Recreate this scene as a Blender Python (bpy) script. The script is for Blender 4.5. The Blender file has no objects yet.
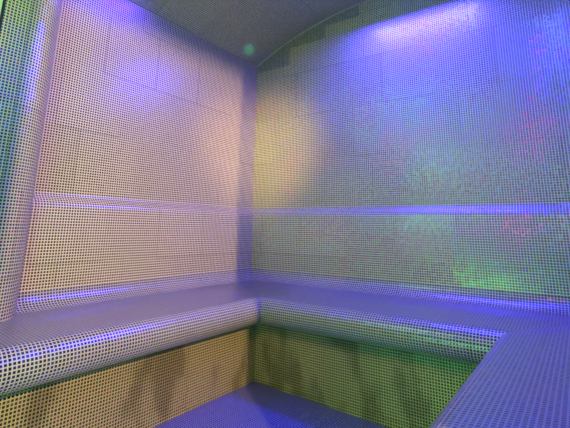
import bpy, bmesh, math
from mathutils import Matrix, Vector

scene = bpy.context.scene
COL = scene.collection
T = 0.0113            # mosaic pitch in metres
SHEET = 26            # tiles per mosaic sheet
W = 1.92              # room width (left wall x=0, right wall x=W)
YF = -2.75            # front wall
ZS = 1.892            # springing of the barrel vault
RISE = 0.24
HALF = W / 2
RAD = (HALF * HALF + RISE * RISE) / (2 * RISE)
YE = -1.47            # end of the right-hand arm of the bench


def arch(x):
    return ZS + math.sqrt(max(0, RAD * RAD - (x - HALF) ** 2)) - (RAD - RISE)


# ------------------------------------------------------------------ materials
class NT:
    def __init__(self, name):
        self.m = bpy.data.materials.new(name)
        self.m.use_nodes = True
        self.t = self.m.node_tree
        self.t.nodes.clear()

    def n(self, typ, **kw):
        nd = self.t.nodes.new(typ)
        for k, v in kw.items():
            setattr(nd, k, v)
        return nd

    def link(self, a, b):
        self.t.links.new(a, b)

    def val(self, sock, v):
        if hasattr(v, 'is_output'):
            self.link(v, sock)
        else:
            sock.default_value = v

    def math(self, op, a, b=0.0, c=None):
        nd = self.n('ShaderNodeMath', operation=op)
        self.val(nd.inputs[0], a)
        self.val(nd.inputs[1], b)
        if c is not None:
            self.val(nd.inputs[2], c)
        return nd.outputs[0]

    def vmath(self, op, a, b=(0, 0, 0), scale=None):
        nd = self.n('ShaderNodeVectorMath', operation=op)
        self.val(nd.inputs[0], a)
        self.val(nd.inputs[1], b)
        if scale is not None:
            self.val(nd.inputs['Scale'], scale)
        return nd.outputs[0]

    def mix(self, f, a, b, blend='MIX'):
        nd = self.n('ShaderNodeMix', data_type='RGBA', blend_type=blend)
        self.val(nd.inputs[0], f)
        self.val(nd.inputs[6], a)
        self.val(nd.inputs[7], b)
        return nd.outputs[2]

    def mixf(self, f, a, b):
        nd = self.n('ShaderNodeMix', data_type='FLOAT')
        self.val(nd.inputs[0], f)
        self.val(nd.inputs[2], a)
        self.val(nd.inputs[3], b)
        return nd.outputs[0]

    def smooth(self, x, lo, hi):
        nd = self.n('ShaderNodeMapRange', interpolation_type='SMOOTHSTEP')
        self.val(nd.inputs[0], x)
        nd.inputs[1].default_value = lo
        nd.inputs[2].default_value = hi
        return nd.outputs[0]


def mosaic(name, grout=(0.55, 0.53, 0.52), tile=(0.10, 0.10, 0.12), iri=0.5, rough=0.24, metal=0.5,
           tilt=0.10, frac=0.64, sheet_var=0.10, blotch=0.0, blotch_col=(0.10, 0.075, 0.05), grout_rough=0.5,
           spec=0.5, seam=0.35, wet=0.0, wet_col=(0.2, 0.2, 0.22)):
    k = NT(name)
    uv = k.n('ShaderNodeUVMap').outputs[0]
    s = k.vmath('SCALE', uv, scale=1.0 / T)
    cell = k.vmath('FLOOR', s)
    fr = k.vmath('SUBTRACT', s, cell)
    sx = k.n('ShaderNodeSeparateXYZ'); k.link(fr, sx.inputs[0])
    dx = k.math('ABSOLUTE', k.math('SUBTRACT', sx.outputs[0], 0.5))
    dy = k.math('ABSOLUTE', k.math('SUBTRACT', sx.outputs[1], 0.5))
    d = k.math('MAXIMUM', dx, dy)
    mask = k.math('SUBTRACT', 1.0, k.smooth(d, frac / 2 - 0.05, frac / 2 + 0.03))   # 1 on glass, 0 on grout
    wn = k.n('ShaderNodeTexWhiteNoise', noise_dimensions='2D'); k.link(cell, wn.inputs[0])
    # staggered sheets
    sp = k.vmath('SCALE', s, scale=1.0 / SHEET)
    ss = k.n('ShaderNodeSeparateXYZ'); k.link(sp, ss.inputs[0])
    row = k.math('FLOOR', ss.outputs[1])
    off = k.math('FRACT', k.math('MULTIPLY', row, 0.37))
    colx = k.math('ADD', ss.outputs[0], off)
    cx = k.n('ShaderNodeCombineXYZ'); k.link(k.math('FLOOR', colx), cx.inputs[0]); k.link(row, cx.inputs[1])
    wn2 = k.n('ShaderNodeTexWhiteNoise', noise_dimensions='2D'); k.link(cx.outputs[0], wn2.inputs[0])
    fx = k.math('FRACT', colx); fy = k.math('FRACT', ss.outputs[1])
    ex = k.math('MINIMUM', fx, fy)
    sm = k.math('MULTIPLY', k.math('LESS_THAN', ex, 0.3 / SHEET), k.math('GREATER_THAN', wn2.outputs[0], 0.45))
    tint = k.math('ADD', 1.0 - sheet_var / 2, k.math('MULTIPLY', wn2.outputs[0], sheet_var))
    tint = k.math('MULTIPLY', tint, k.math('SUBTRACT', 1.0, k.math('MULTIPLY', sm, seam)))
    # noise fields for blotches, water and hue drift
    geo = k.n('ShaderNodeNewGeometry')
    nz = k.n('ShaderNodeTexNoise'); k.link(k.vmath('MULTIPLY', geo.outputs['Position'], (1.0, 1.0, 0.5)), nz.inputs['Vector'])
    nz.inputs['Scale'].default_value = 6.0; nz.inputs['Detail'].default_value = 4
    nz2 = k.n('ShaderNodeTexNoise'); k.link(geo.outputs['Position'], nz2.inputs['Vector'])
    nz2.inputs['Scale'].default_value = 2.2; nz2.inputs['Detail'].default_value = 2
    # iridescent glass: every tile its own hue, drifting in clusters
    hue = k.math('FRACT', k.math('ADD', k.math('MULTIPLY', wn.outputs[0], 0.55), k.math('MULTIPLY', nz2.outputs[0], 2.2)))
    hsv = k.n('ShaderNodeCombineColor', mode='HSV')
    k.link(hue, hsv.inputs[0]); hsv.inputs[1].default_value = 0.9; hsv.inputs[2].default_value = 1.0
    bright = k.math('ADD', 0.45, k.math('MULTIPLY', k.math('POWER', wn.outputs[0], 2.0), 0.9))
    tb = tuple(tile) + (1,)
    tcol = k.mix(iri, tb, k.mix(1.0, tb, hsv.outputs[0], 'MULTIPLY'))
    tcol = k.mix(1.0, tcol, k.mixc(bright) if hasattr(k, 'mixc') else bright, 'MULTIPLY')
    col = k.mix(mask, tuple(grout) + (1,), tcol)
    col = k.mix(1.0, col, tint, 'MULTIPLY')
    if blotch:
        st = k.smooth(nz.outputs[0], 0.50, 0.62)  # noise-shaped darker blotches over tile and grout
        col = k.mix(k.math('MULTIPLY', st, blotch), col, k.mix(1.0, col, tuple(blotch_col) + (1,), 'MULTIPLY'))
    if wet:
        # standing water on the level part of the seat
        tn = k.n('ShaderNodeSeparateXYZ'); k.link(geo.outputs['Normal'], tn.inputs[0])
        lv = k.math('ADD', tn.outputs[2], k.math('MULTIPLY', k.math('SUBTRACT', nz.outputs[0], 0.5), 0.10))
        wf = k.math('MULTIPLY', k.smooth(lv, 0.93, 0.985), wet)
        # a shallow pool with a wavy rim gathers in the corner of the seat
        dd = k.vmath('MULTIPLY', k.vmath('SUBTRACT', geo.outputs['Position'], (0.16, -0.17, 0.44)), (1.0, 1.0, 0.0))
        ln = k.n('ShaderNodeVectorMath', operation='LENGTH'); k.link(dd, ln.inputs[0])
        pool = k.smooth(k.math('ADD', k.math('MULTIPLY', nz.outputs[0], 0.8), k.math('SUBTRACT', 0.42, k.math('MULTIPLY', ln.outputs['Value'], 0.75))), 0.52, 0.60)
        wc = k.mix(pool, tuple(wet_col) + (1,), tuple(0.2 * c for c in wet_col) + (1,))
        col = k.mix(wf, col, wc)
        mask = k.math('MULTIPLY', mask, k.math('SUBTRACT', 1.0, k.math('MULTIPLY', wf, 0.8)))
    b = k.n('ShaderNodeBsdfPrincipled')
    if wet:
        k.link(wf, b.inputs['Coat Weight'])
        b.inputs['Coat Roughness'].default_value = 0.12
        k.link(geo.outputs['Normal'], b.inputs['Coat Normal'])
    k.link(col, b.inputs['Base Color'])
    k.link(k.mixf(mask, 0.0, metal), b.inputs['Metallic'])
    k.link(k.mixf(mask, grout_rough, rough), b.inputs['Roughness'])
    b.inputs['Specular IOR Level'].default_value = spec
    # each tile sits a little askew
    rv = k.vmath('SUBTRACT', wn.outputs[1], (0.5, 0.5, 0.5))
    rv = k.vmath('SCALE', rv, scale=k.math('MULTIPLY', mask, tilt))
    nn = k.vmath('NORMALIZE', k.vmath('ADD', geo.outputs['Normal'], rv))
    k.link(nn, b.inputs['Normal'])
    o = k.n('ShaderNodeOutputMaterial')
    k.link(b.outputs[0], o.inputs[0])
    return k.m


def plain(name, col, rough=0.5, metal=0.0):
    k = NT(name)
    nz = k.n('ShaderNodeTexNoise'); nz.inputs['Scale'].default_value = 60
    c = k.mix(nz.outputs[0], tuple(x * 0.85 for x in col) + (1,), tuple(min(1, x * 1.15) for x in col) + (1,))
    b = k.n('ShaderNodeBsdfPrincipled')
    k.link(c, b.inputs['Base Color'])
    b.inputs['Roughness'].default_value = rough
    b.inputs['Metallic'].default_value = metal
    o = k.n('ShaderNodeOutputMaterial'); k.link(b.outputs[0], o.inputs[0])
    return k.m


M_WALL = mosaic('iridescent_mosaic', grout=(0.58, 0.51, 0.36), tile=(0.19, 0.19, 0.19), frac=0.68, metal=0.95, rough=0.28, iri=1.0, tilt=0.16, grout_rough=0.35)
M_LEFT = mosaic('pale_iridescent_mosaic', grout=(0.60, 0.50, 0.33), tile=(0.085, 0.08, 0.075), frac=0.68, metal=0.95, rough=0.30, iri=0.6, tilt=0.09, grout_rough=0.35)
M_BENCH = mosaic('bench_mosaic', grout=(0.42, 0.38, 0.33), tile=(0.10, 0.10, 0.16), frac=0.68, metal=0.9, rough=0.28, iri=0.8, tilt=0.14, grout_rough=0.3, wet=0.45, wet_col=(0.11, 0.10, 0.19))
M_RISER = mosaic('panel_mosaic', grout=(0.42, 0.32, 0.17), tile=(0.13, 0.11, 0.07), frac=0.68, metal=0.85, rough=0.36, iri=0.7, blotch=0.45, tilt=0.16)
M_CEIL = mosaic('ceiling_mosaic', grout=(0.48, 0.42, 0.35), tile=(0.20, 0.19, 0.17), metal=0.8, iri=0.3, rough=0.4)
M_EDGE = mosaic('edge_mosaic', grout=(0.30, 0.29, 0.28), tile=(0.18, 0.18, 0.18), metal=0.8, iri=0.3, rough=0.4)
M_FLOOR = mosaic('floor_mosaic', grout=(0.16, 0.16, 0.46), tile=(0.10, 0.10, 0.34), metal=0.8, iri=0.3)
M_CAULK = plain('grey_sealant', (0.42, 0.40, 0.40), 0.6)
M_METAL = plain('dark_metal', (0.03, 0.03, 0.04), 0.4, 0.6)
M_PALE = plain('pale_frame', (0.45, 0.50, 0.45), 0.5)


# ------------------------------------------------------------------ mesh helpers
def make(name, faces, mats, parent=None, smooth=False):
    """faces: list of (points, uvs, material index)."""
    bm = bmesh.new()
    uvl = bm.loops.layers.uv.new('UVMap')
    for pts, uvs, mi in faces:
        f = bm.faces.new([bm.verts.new(p) for p in pts])
        f.material_index = mi
        f.smooth = smooth
        for l, uv in zip(f.loops, uvs):
            l[uvl].uv = uv
    bmesh.ops.remove_doubles(bm, verts=bm.verts, dist=1e-5)
    me = bpy.data.meshes.new(name)
    bm.to_mesh(me); bm.free()
    for m in mats:
        me.materials.append(m)
    o = bpy.data.objects.new(name, me)
    COL.objects.link(o)
    if parent:
        o.parent = parent
    return o


def box_faces(x0, x1, y0, y1, z0, z1, mi=0):
    P = lambda x, y, z: (x, y, z)
    return [
        ([P(x0, y0, z0), P(x0, y0, z1), P(x0, y1, z1), P(x0, y1, z0)], [(y0, z0), (y0, z1), (y1, z1), (y1, z0)], mi),
        ([P(x1, y0, z0), P(x1, y1, z0), P(x1, y1, z1), P(x1, y0, z1)], [(y0, z0), (y1, z0), (y1, z1), (y0, z1)], mi),
        ([P(x0, y0, z0), P(x1, y0, z0), P(x1, y0, z1), P(x0, y0, z1)], [(x0, z0), (x1, z0), (x1, z1), (x0, z1)], mi),
        ([P(x0, y1, z0), P(x0, y1, z1), P(x1, y1, z1), P(x1, y1, z0)], [(x0, z0), (x0, z1), (x1, z1), (x1, z0)], mi),
        ([P(x0, y0, z1), P(x1, y0, z1), P(x1, y1, z1), P(x0, y1, z1)], [(x0, y0), (x1, y0), (x1, y1), (x0, y1)], mi),
        ([P(x0, y0, z0), P(x0, y1, z0), P(x1, y1, z0), P(x1, y0, z0)], [(x0, y0), (x0, y1), (x1, y1), (x1, y0)], mi),
    ]


def structure(o):
    o['kind'] = 'structure'
    return o


def thing(name, label, cat, loc=(0, 0, 0)):
    o = bpy.data.objects.new(name, None)
    COL.objects.link(o)
    o.location = loc
    o['label'] = label
    o['category'] = cat
    return o


# a profile (u = distance from the wall plane, z) swept along one arm of the U, mitred at the corners
def arm_points(side, u, z):
    u = max(u, 0.0013)
    if side == 'left':
        return (u, YF + 0.002, z), (u, -u, z)
    if side == 'back':
        return (u, -u, z), (W - u, -u, z)
    return (W - u, -u, z), (W - u, YE, z)


def sweep(name, side, prof, mat, parent, v0=0.0):
    """prof is a closed counter-clockwise or clockwise loop in (u, z)."""
    faces = []
    s = v0
    n = len(prof)
    for i in range(n):
        (u0, z0), (u1, z1) = prof[i], prof[(i + 1) % n]
        s1 = s + math.hypot(u1 - u0, z1 - z0)
        a0, a1 = arm_points(side, u0, z0)
        b0, b1 = arm_points(side, u1, z1)
        ax = 0 if side == 'back' else 1
        faces.append(([a0, a1, b1, b0], [(a0[ax], -s), (a1[ax], -s), (b1[ax], -s1), (b0[ax], -s1)], 0))
        s = s1
    for e in (0, 1):
        pts = [arm_points(side, u, z)[e] for u, z in prof]
        faces.append((pts, [(u, z) for u, z in prof], 0))
    return crisp(make(name, faces, [mat], parent))


def crisp(o):
    """outward normals, soft curves, sharp creases"""
    bm = bmesh.new(); bm.from_mesh(o.data)
    bmesh.ops.recalc_face_normals(bm, faces=bm.faces)
    for f in bm.faces:
        f.smooth = len(f.verts) == 4
    for e in bm.edges:
        if len(e.link_faces) == 2 and e.calc_face_angle(0) > math.radians(40):
            e.smooth = False
    bm.to_mesh(o.data); bm.free()
    return o


# ------------------------------------------------------------------ room shell
TH = 0.12
o = make('wall_left', box_faces(-TH, 0, YF - TH, TH, -0.2, ZS), [M_LEFT]); structure(o)

# back wall: mosaic sheets under the arch; the top row of sheets is the darker ceiling mosaic
faces = []
sh = T * SHEET / 2
zs0 = 0.30
nx = 48
xs = [W * i / nx for i in range(nx + 1)]
for i in range(nx):
    xa, xb = xs[i], xs[i + 1]
    # sheet the strip belongs to
    xm = (xa + xb) / 2
    edge = 1.84 if xm < 0.27 else 1.962 if xm < 0.55 else 2.045 if xm < 0.80 else 99
    za, zb = arch(xa), arch(xb)
    lo = min(edge, min(za, zb) - 0.004) if edge < 90 else None
    if lo is None:
        faces.append(([(xa, 0, -0.2), (xb, 0, -0.2), (xb, 0, zb), (xa, 0, za)], [(xa, -0.2), (xb, -0.2), (xb, zb), (xa, za)], 0))
    else:
        faces.append(([(xa, 0, -0.2), (xb, 0, -0.2), (xb, 0, lo), (xa, 0, lo)], [(xa, -0.2), (xb, -0.2), (xb, lo), (xa, lo)], 0))
        faces.append(([(xa, 0, lo), (xb, 0, lo), (xb, 0, zb), (xa, 0, za)], [(xa, lo), (xb, lo), (xb, zb), (xa, za)], 1))
faces += [([(0, TH, -0.2), (0, TH, ZS)] + [(x, TH, arch(x)) for x in xs[1:-1]] + [(W, TH, ZS), (W, TH, -0.2)],
           [(0, 0)] * (len(xs) + 2), 0)]
o = make('wall_back', faces, [M_WALL, M_EDGE]); structure(o)

o = make('wall_front', box_faces(0, W, YF - TH, YF, -0.2, 2.2), [M_WALL]); structure(o)

# right wall with the doorway the photographer stands in
DY0, DY1, DZ = -2.14, -1.56, 1.67
f = box_faces(W, W + TH, DY1, TH, -0.2, ZS) + box_faces(W, W + TH, YF - TH, DY0, -0.2, ZS) + box_faces(W, W + TH, DY0, DY1, DZ, ZS)
o = make('wall_right', f, [M_WALL]); structure(o)

# barrel vault
faces = []
s = 0
nc = 64
for i in range(nc):
    xa, xb = W * i / nc, W * (i + 1) / nc
    za, zb = arch(xa), arch(xb)
    s1 = s + math.hypot(xb - xa, zb - za)
    faces.append(([(xa, YF, za), (xa, 0, za), (xb, 0, zb), (xb, YF, zb)], [(YF, s), (0, s), (0, s1), (YF, s1)], 0))
    t = 0.08
    faces.append(([(xa, YF, za + t), (xb, YF, zb + t), (xb, 0, zb + t), (xa, 0, za + t)], [(0, 0)] * 4, 0))
    s = s1
o = make('ceiling', faces, [M_CEIL], smooth=True); structure(o)

FALL = 0.035
fz = lambda x: -FALL * max(0, x - 0.3114)
faces = [([(0, YF, 0), (0.3114, YF, 0), (0.3114, 0, 0), (0, 0, 0)], [(0, YF), (0.3114, YF), (0.3114, 0), (0, 0)], 0),
         ([(0.3114, YF, 0), (W + TH, YF, fz(W + TH)), (W + TH, 0, fz(W + TH)), (0.3114, 0, 0)],
          [(0.3114, YF), (W + TH, YF), (W + TH, 0), (0.3114, 0)], 0)]
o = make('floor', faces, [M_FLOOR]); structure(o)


def tube(name, pts, r, mat, parent=None):
    cu = bpy.data.curves.new(name, 'CURVE')
    cu.dimensions = '3D'
    sp = cu.splines.new('POLY')
    sp.points.add(len(pts) - 1)
    for p, q in zip(sp.points, pts):
        p.co = (*q, 1)
    cu.bevel_depth = r
    cu.bevel_resolution = 2
    cu.materials.append(mat)
    tmp = bpy.data.objects.new(name + '_c', cu)
    COL.objects.link(tmp)
    dg = bpy.context.evaluated_depsgraph_get()
    me = bpy.data.meshes.new_from_object(tmp.evaluated_get(dg))
    bpy.data.objects.remove(tmp)
    o = bpy.data.objects.new(name, me)
    COL.objects.link(o)
    if parent:
        o.parent = parent
    return o


structure(tube('trim_1', [(W * i / 40, -0.002, arch(W * i / 40) - 0.002) for i in range(41)], 0.0032, M_CAULK))

# ------------------------------------------------------------------ built-in bench
bench = thing('bench', 'built-in mosaic tiled bench wrapping around the room with rounded front edge and backrest', 'bench', (HALF, -0.2, 0))
bench_inv = Matrix.Translation(bench.location).inverted()

U0 = 0.04
back_prof = [(0, 0.892), (0.003, 0.884), (0.010, 0.876), (0.020, 0.868), (0.029, 0.859), (0.036, 0.848),
             (U0, 0.833), (U0, 0.52), (0, 0.52)]
seat_prof = [(U0, 0.52)]
for i in range(1, 13):
    a = math.radians(90 * i / 12)
    seat_prof.append((0.12 - 0.08 * math.cos(a), 0.52 - 0.068 * math.sin(a)))
LC, LR = (0.385, 0.365), 0.065
for i in range(0, 25):
    a = math.radians(88 - 178 * i / 24)
    seat_prof.append((LC[0] + LR * math.cos(a), LC[1] + LR * math.sin(a)))
seat_prof += [(U0, 0.30)]
UR = 0.3114
panel_prof = [(UR, 0.30), (UR, -0.08), (UR - 0.05, -0.08), (UR - 0.05, 0.30)]
for side in ('left', 'back', 'right'):
    for nm, pr, mt in (('backrest', back_prof, M_WALL), ('seat', seat_prof, M_BENCH), ('front_panel', panel_prof, M_RISER)):
        o = sweep(nm, side, pr, M_LEFT if (nm, side) == ('backrest', 'left') else mt, bench)
        o.matrix_parent_inverse = bench_inv
        if nm == 'front_panel' and side != 'right':
            o['label'] = 'amber front panel with dark blotches' if side == 'left' else 'green-lit front panel on the back arm of the bench'

# ------------------------------------------------------------------ pillar on the left
F, YV, PR = 0.18, -1.54, 0.16
pil = thing('pillar', 'mosaic tiled pillar with a rounded corner standing at the left end of the bench', 'pillar', (0.09, YV, 0.44))
pinv = Matrix.Translation(pil.location).inverted()
faces = []
zb, zt = 0.43, 1.93
arc = [(F - PR + PR * math.cos(a), YV + PR * math.sin(a)) for a in [math.radians(90 * i / 16) for i in range(17)]]
arc.append((0.0, YV + PR))
s = 0
for (xa, ya), (xb, yb) in zip(arc[:-1], arc[1:]):
    s1 = s + math.hypot(xb - xa, yb - ya)
    faces.append(([(xa, ya, zb), (xb, yb, zb), (xb, yb, zt), (xa, ya, zt)], [(s, zb), (s1, zb), (s1, zt), (s, zt)], 0))
    s = s1
faces.append(([(0, YV + PR, zb), (0, YV, zb), (0, YV, zt), (0, YV + PR, zt)], [(0, 0)] * 4, 0))
faces.append(([(0, YV, zb)] + [(x, y, zb) for x, y in arc], [(x, y) for x, y in [(0, YV)] + arc], 0))
faces.append(([(0, YV, zt)] + [(x, y, zt) for x, y in arc], [(x, y) for x, y in [(0, YV)] + arc], 0))
faces.append(([(0, YV, zb), (F, YV, zb), (F, YV, zt), (0, YV, zt)], [(0, zb), (F, zb), (F, zt), (0, zt)], 0))
o = crisp(make('rounded_corner', faces, [M_WALL], pil)); o.matrix_parent_inverse = pinv
o = make('flat_face', box_faces(0, F - 0.001, YV - 0.082, YV - 0.001, zb, zt), [M_WALL], pil); o.matrix_parent_inverse = pinv
o['label'] = 'green-lit flat face of the pillar'
o = make('edge_strip', box_faces(0, F, YV - 0.092, YV - 0.0825, zb, zt), [M_METAL], pil); o.matrix_parent_inverse = pinv
o['label'] = 'dark metal edge strip'
o = make('frame_board', box_faces(0, F, YV - 0.30, YV - 0.0925, zb, zt), [M_PALE], pil); o.matrix_parent_inverse = pinv
o['label'] = 'pale frame board'


# ------------------------------------------------------------------ lights
def light(name, typ, loc, energy, col, target=None, **kw):
    l = bpy.data.lights.new(name, typ)
    l.energy = energy
    l.color = col
    for k_, v in kw.items():
        setattr(l, k_, v)
    o = bpy.data.objects.new(name, l)
    COL.objects.link(o)
    o.location = loc
    if target is not None:
        d = Vector(target) - Vector(loc)
        o.rotation_euler = d.to_track_quat('-Z', 'Y').to_euler()
    return o


light('warm_lamp_beyond_door', 'AREA', (3.3, -2.57, 1.60), 150, (1.0, 0.72, 0.33), (0, -0.9, 0.9), shape='RECTANGLE', size=0.03, size_y=0.10)
light('added_warm_spot', 'SPOT', (1.86, -2.30, 1.62), 125, (1.0, 0.66, 0.28), (0.55, 0, 0.62), shadow_soft_size=0.25, spot_size=math.radians(66), spot_blend=1.0)  # added warm fill for the back wall, no fixture modelled
light('added_warm_spot', 'SPOT', (1.80, -2.35, 1.70), 420, (1.0, 0.68, 0.18), (0.06, 0, 1.26), shadow_soft_size=0.08, spot_size=math.radians(20), spot_blend=1.0)  # added narrow beam that makes the warm patch by the corner
light('blue_ceiling_strip', 'AREA', (1.14, -0.18, 1.97), 42, (0.05, 0.03, 1.0), (1.14, -0.18, 0), shape='RECTANGLE', size=0.6, size_y=0.16)
light('blue_ceiling_strip', 'AREA', (0.12, -1.14, 1.92), 5.5, (0.08, 0.03, 1.0), (0.12, -1.14, 0), shape='RECTANGLE', size=0.08, size_y=0.4)
light('blue_ceiling_strip', 'AREA', (1.78, -0.85, 1.92), 17, (0.08, 0.06, 1.0), (1.78, -0.85, 0), shape='RECTANGLE', size=0.08, size_y=0.9)
light('blue_ceiling_lamp', 'POINT', (1.12, -0.45, 2.00), 3, (0.07, 0.04, 1.0), shadow_soft_size=0.10)
light('added_blue_spot', 'SPOT', (1.0, -1.2, 1.9), 14, (0.05, 0.03, 1.0), (0.0, -0.08, 1.74), shadow_soft_size=0.05, spot_size=math.radians(17), spot_blend=1.0)  # added beam to tint the shaded upper corner blue
light('green_floor_lamp', 'POINT', (1.05, -2.35, 0.25), 25, (0.16, 1.0, 0.25), shadow_soft_size=0.10)
light('added_green_spot', 'SPOT', (1.36, -0.95, 0.10), 4.0, (0.1, 1.0, 0.12), (1.0, -0.3, 0.0), shadow_soft_size=0.04, spot_size=math.radians(100), spot_blend=1.0)  # added unseen spot that greens the back front panel
light('added_green_fill', 'POINT', (0.6, -1.85, 1.55), 13, (0.6, 1.0, 0.0), shadow_soft_size=0.2)  # added unseen source to turn the pillar's flat face green
light('teal_ceiling_lamp', 'SPOT', (0.45, -2.4, 1.85), 18, (0.02, 0.70, 1.0), (1.15, 0, 1.0), shadow_soft_size=0.12, spot_size=math.radians(58), spot_blend=0.6)
light('added_teal_fill', 'POINT', (1.0, -1.75, 1.0), 0.8, (0.0, 0.6, 1.0), shadow_soft_size=0.06)  # added weak source for the teal on the near seat edge
light('added_teal_spot', 'SPOT', (0.55, -0.75, 1.65), 22, (0.0, 1.0, 0.45), (0.08, -0.19, 1.93), shadow_soft_size=0.01, spot_size=math.radians(7), spot_blend=1.0)  # added pinpoint beam for the small teal glow on the vault

w = bpy.data.worlds.new('World')
scene.world = w
w.use_nodes = True
bg = w.node_tree.nodes['Background']
bg.inputs[0].default_value = (0.55, 0.5, 0.62, 1)
bg.inputs[1].default_value = 0.1

# ------------------------------------------------------------------ camera
yaw, pitch, roll, foc, cyp = 0.6201, 0.2217, -0.0170, 407.12, 135.92
cam = bpy.data.cameras.new('camera')
co = bpy.data.objects.new('camera', cam)
COL.objects.link(co)
Rm = Matrix.Rotation(yaw, 3, 'Z') @ Matrix.Rotation(pitch, 3, 'X') @ Matrix.Rotation(roll, 3, 'Y')
cx_, cf, cu_ = Rm.col[0], Rm.col[1], Rm.col[2]
m3 = Matrix((cx_, cu_, -cf)).transposed()
co.matrix_world = Matrix.Translation((1.7597, -2.1097, 0.7681)) @ m3.to_4x4()
cam.sensor_width = 36
cam.lens = foc / 570 * 36
cam.shift_y = (cyp - 214) / 570
cam.clip_start = 0.02
scene.camera = co

scene.view_settings.view_transform = 'Standard'
scene.view_settings.look = 'None'
scene.view_settings.gamma = 1
scene.view_settings.use_curve_mapping = False
scene.view_settings.exposure = 0.0
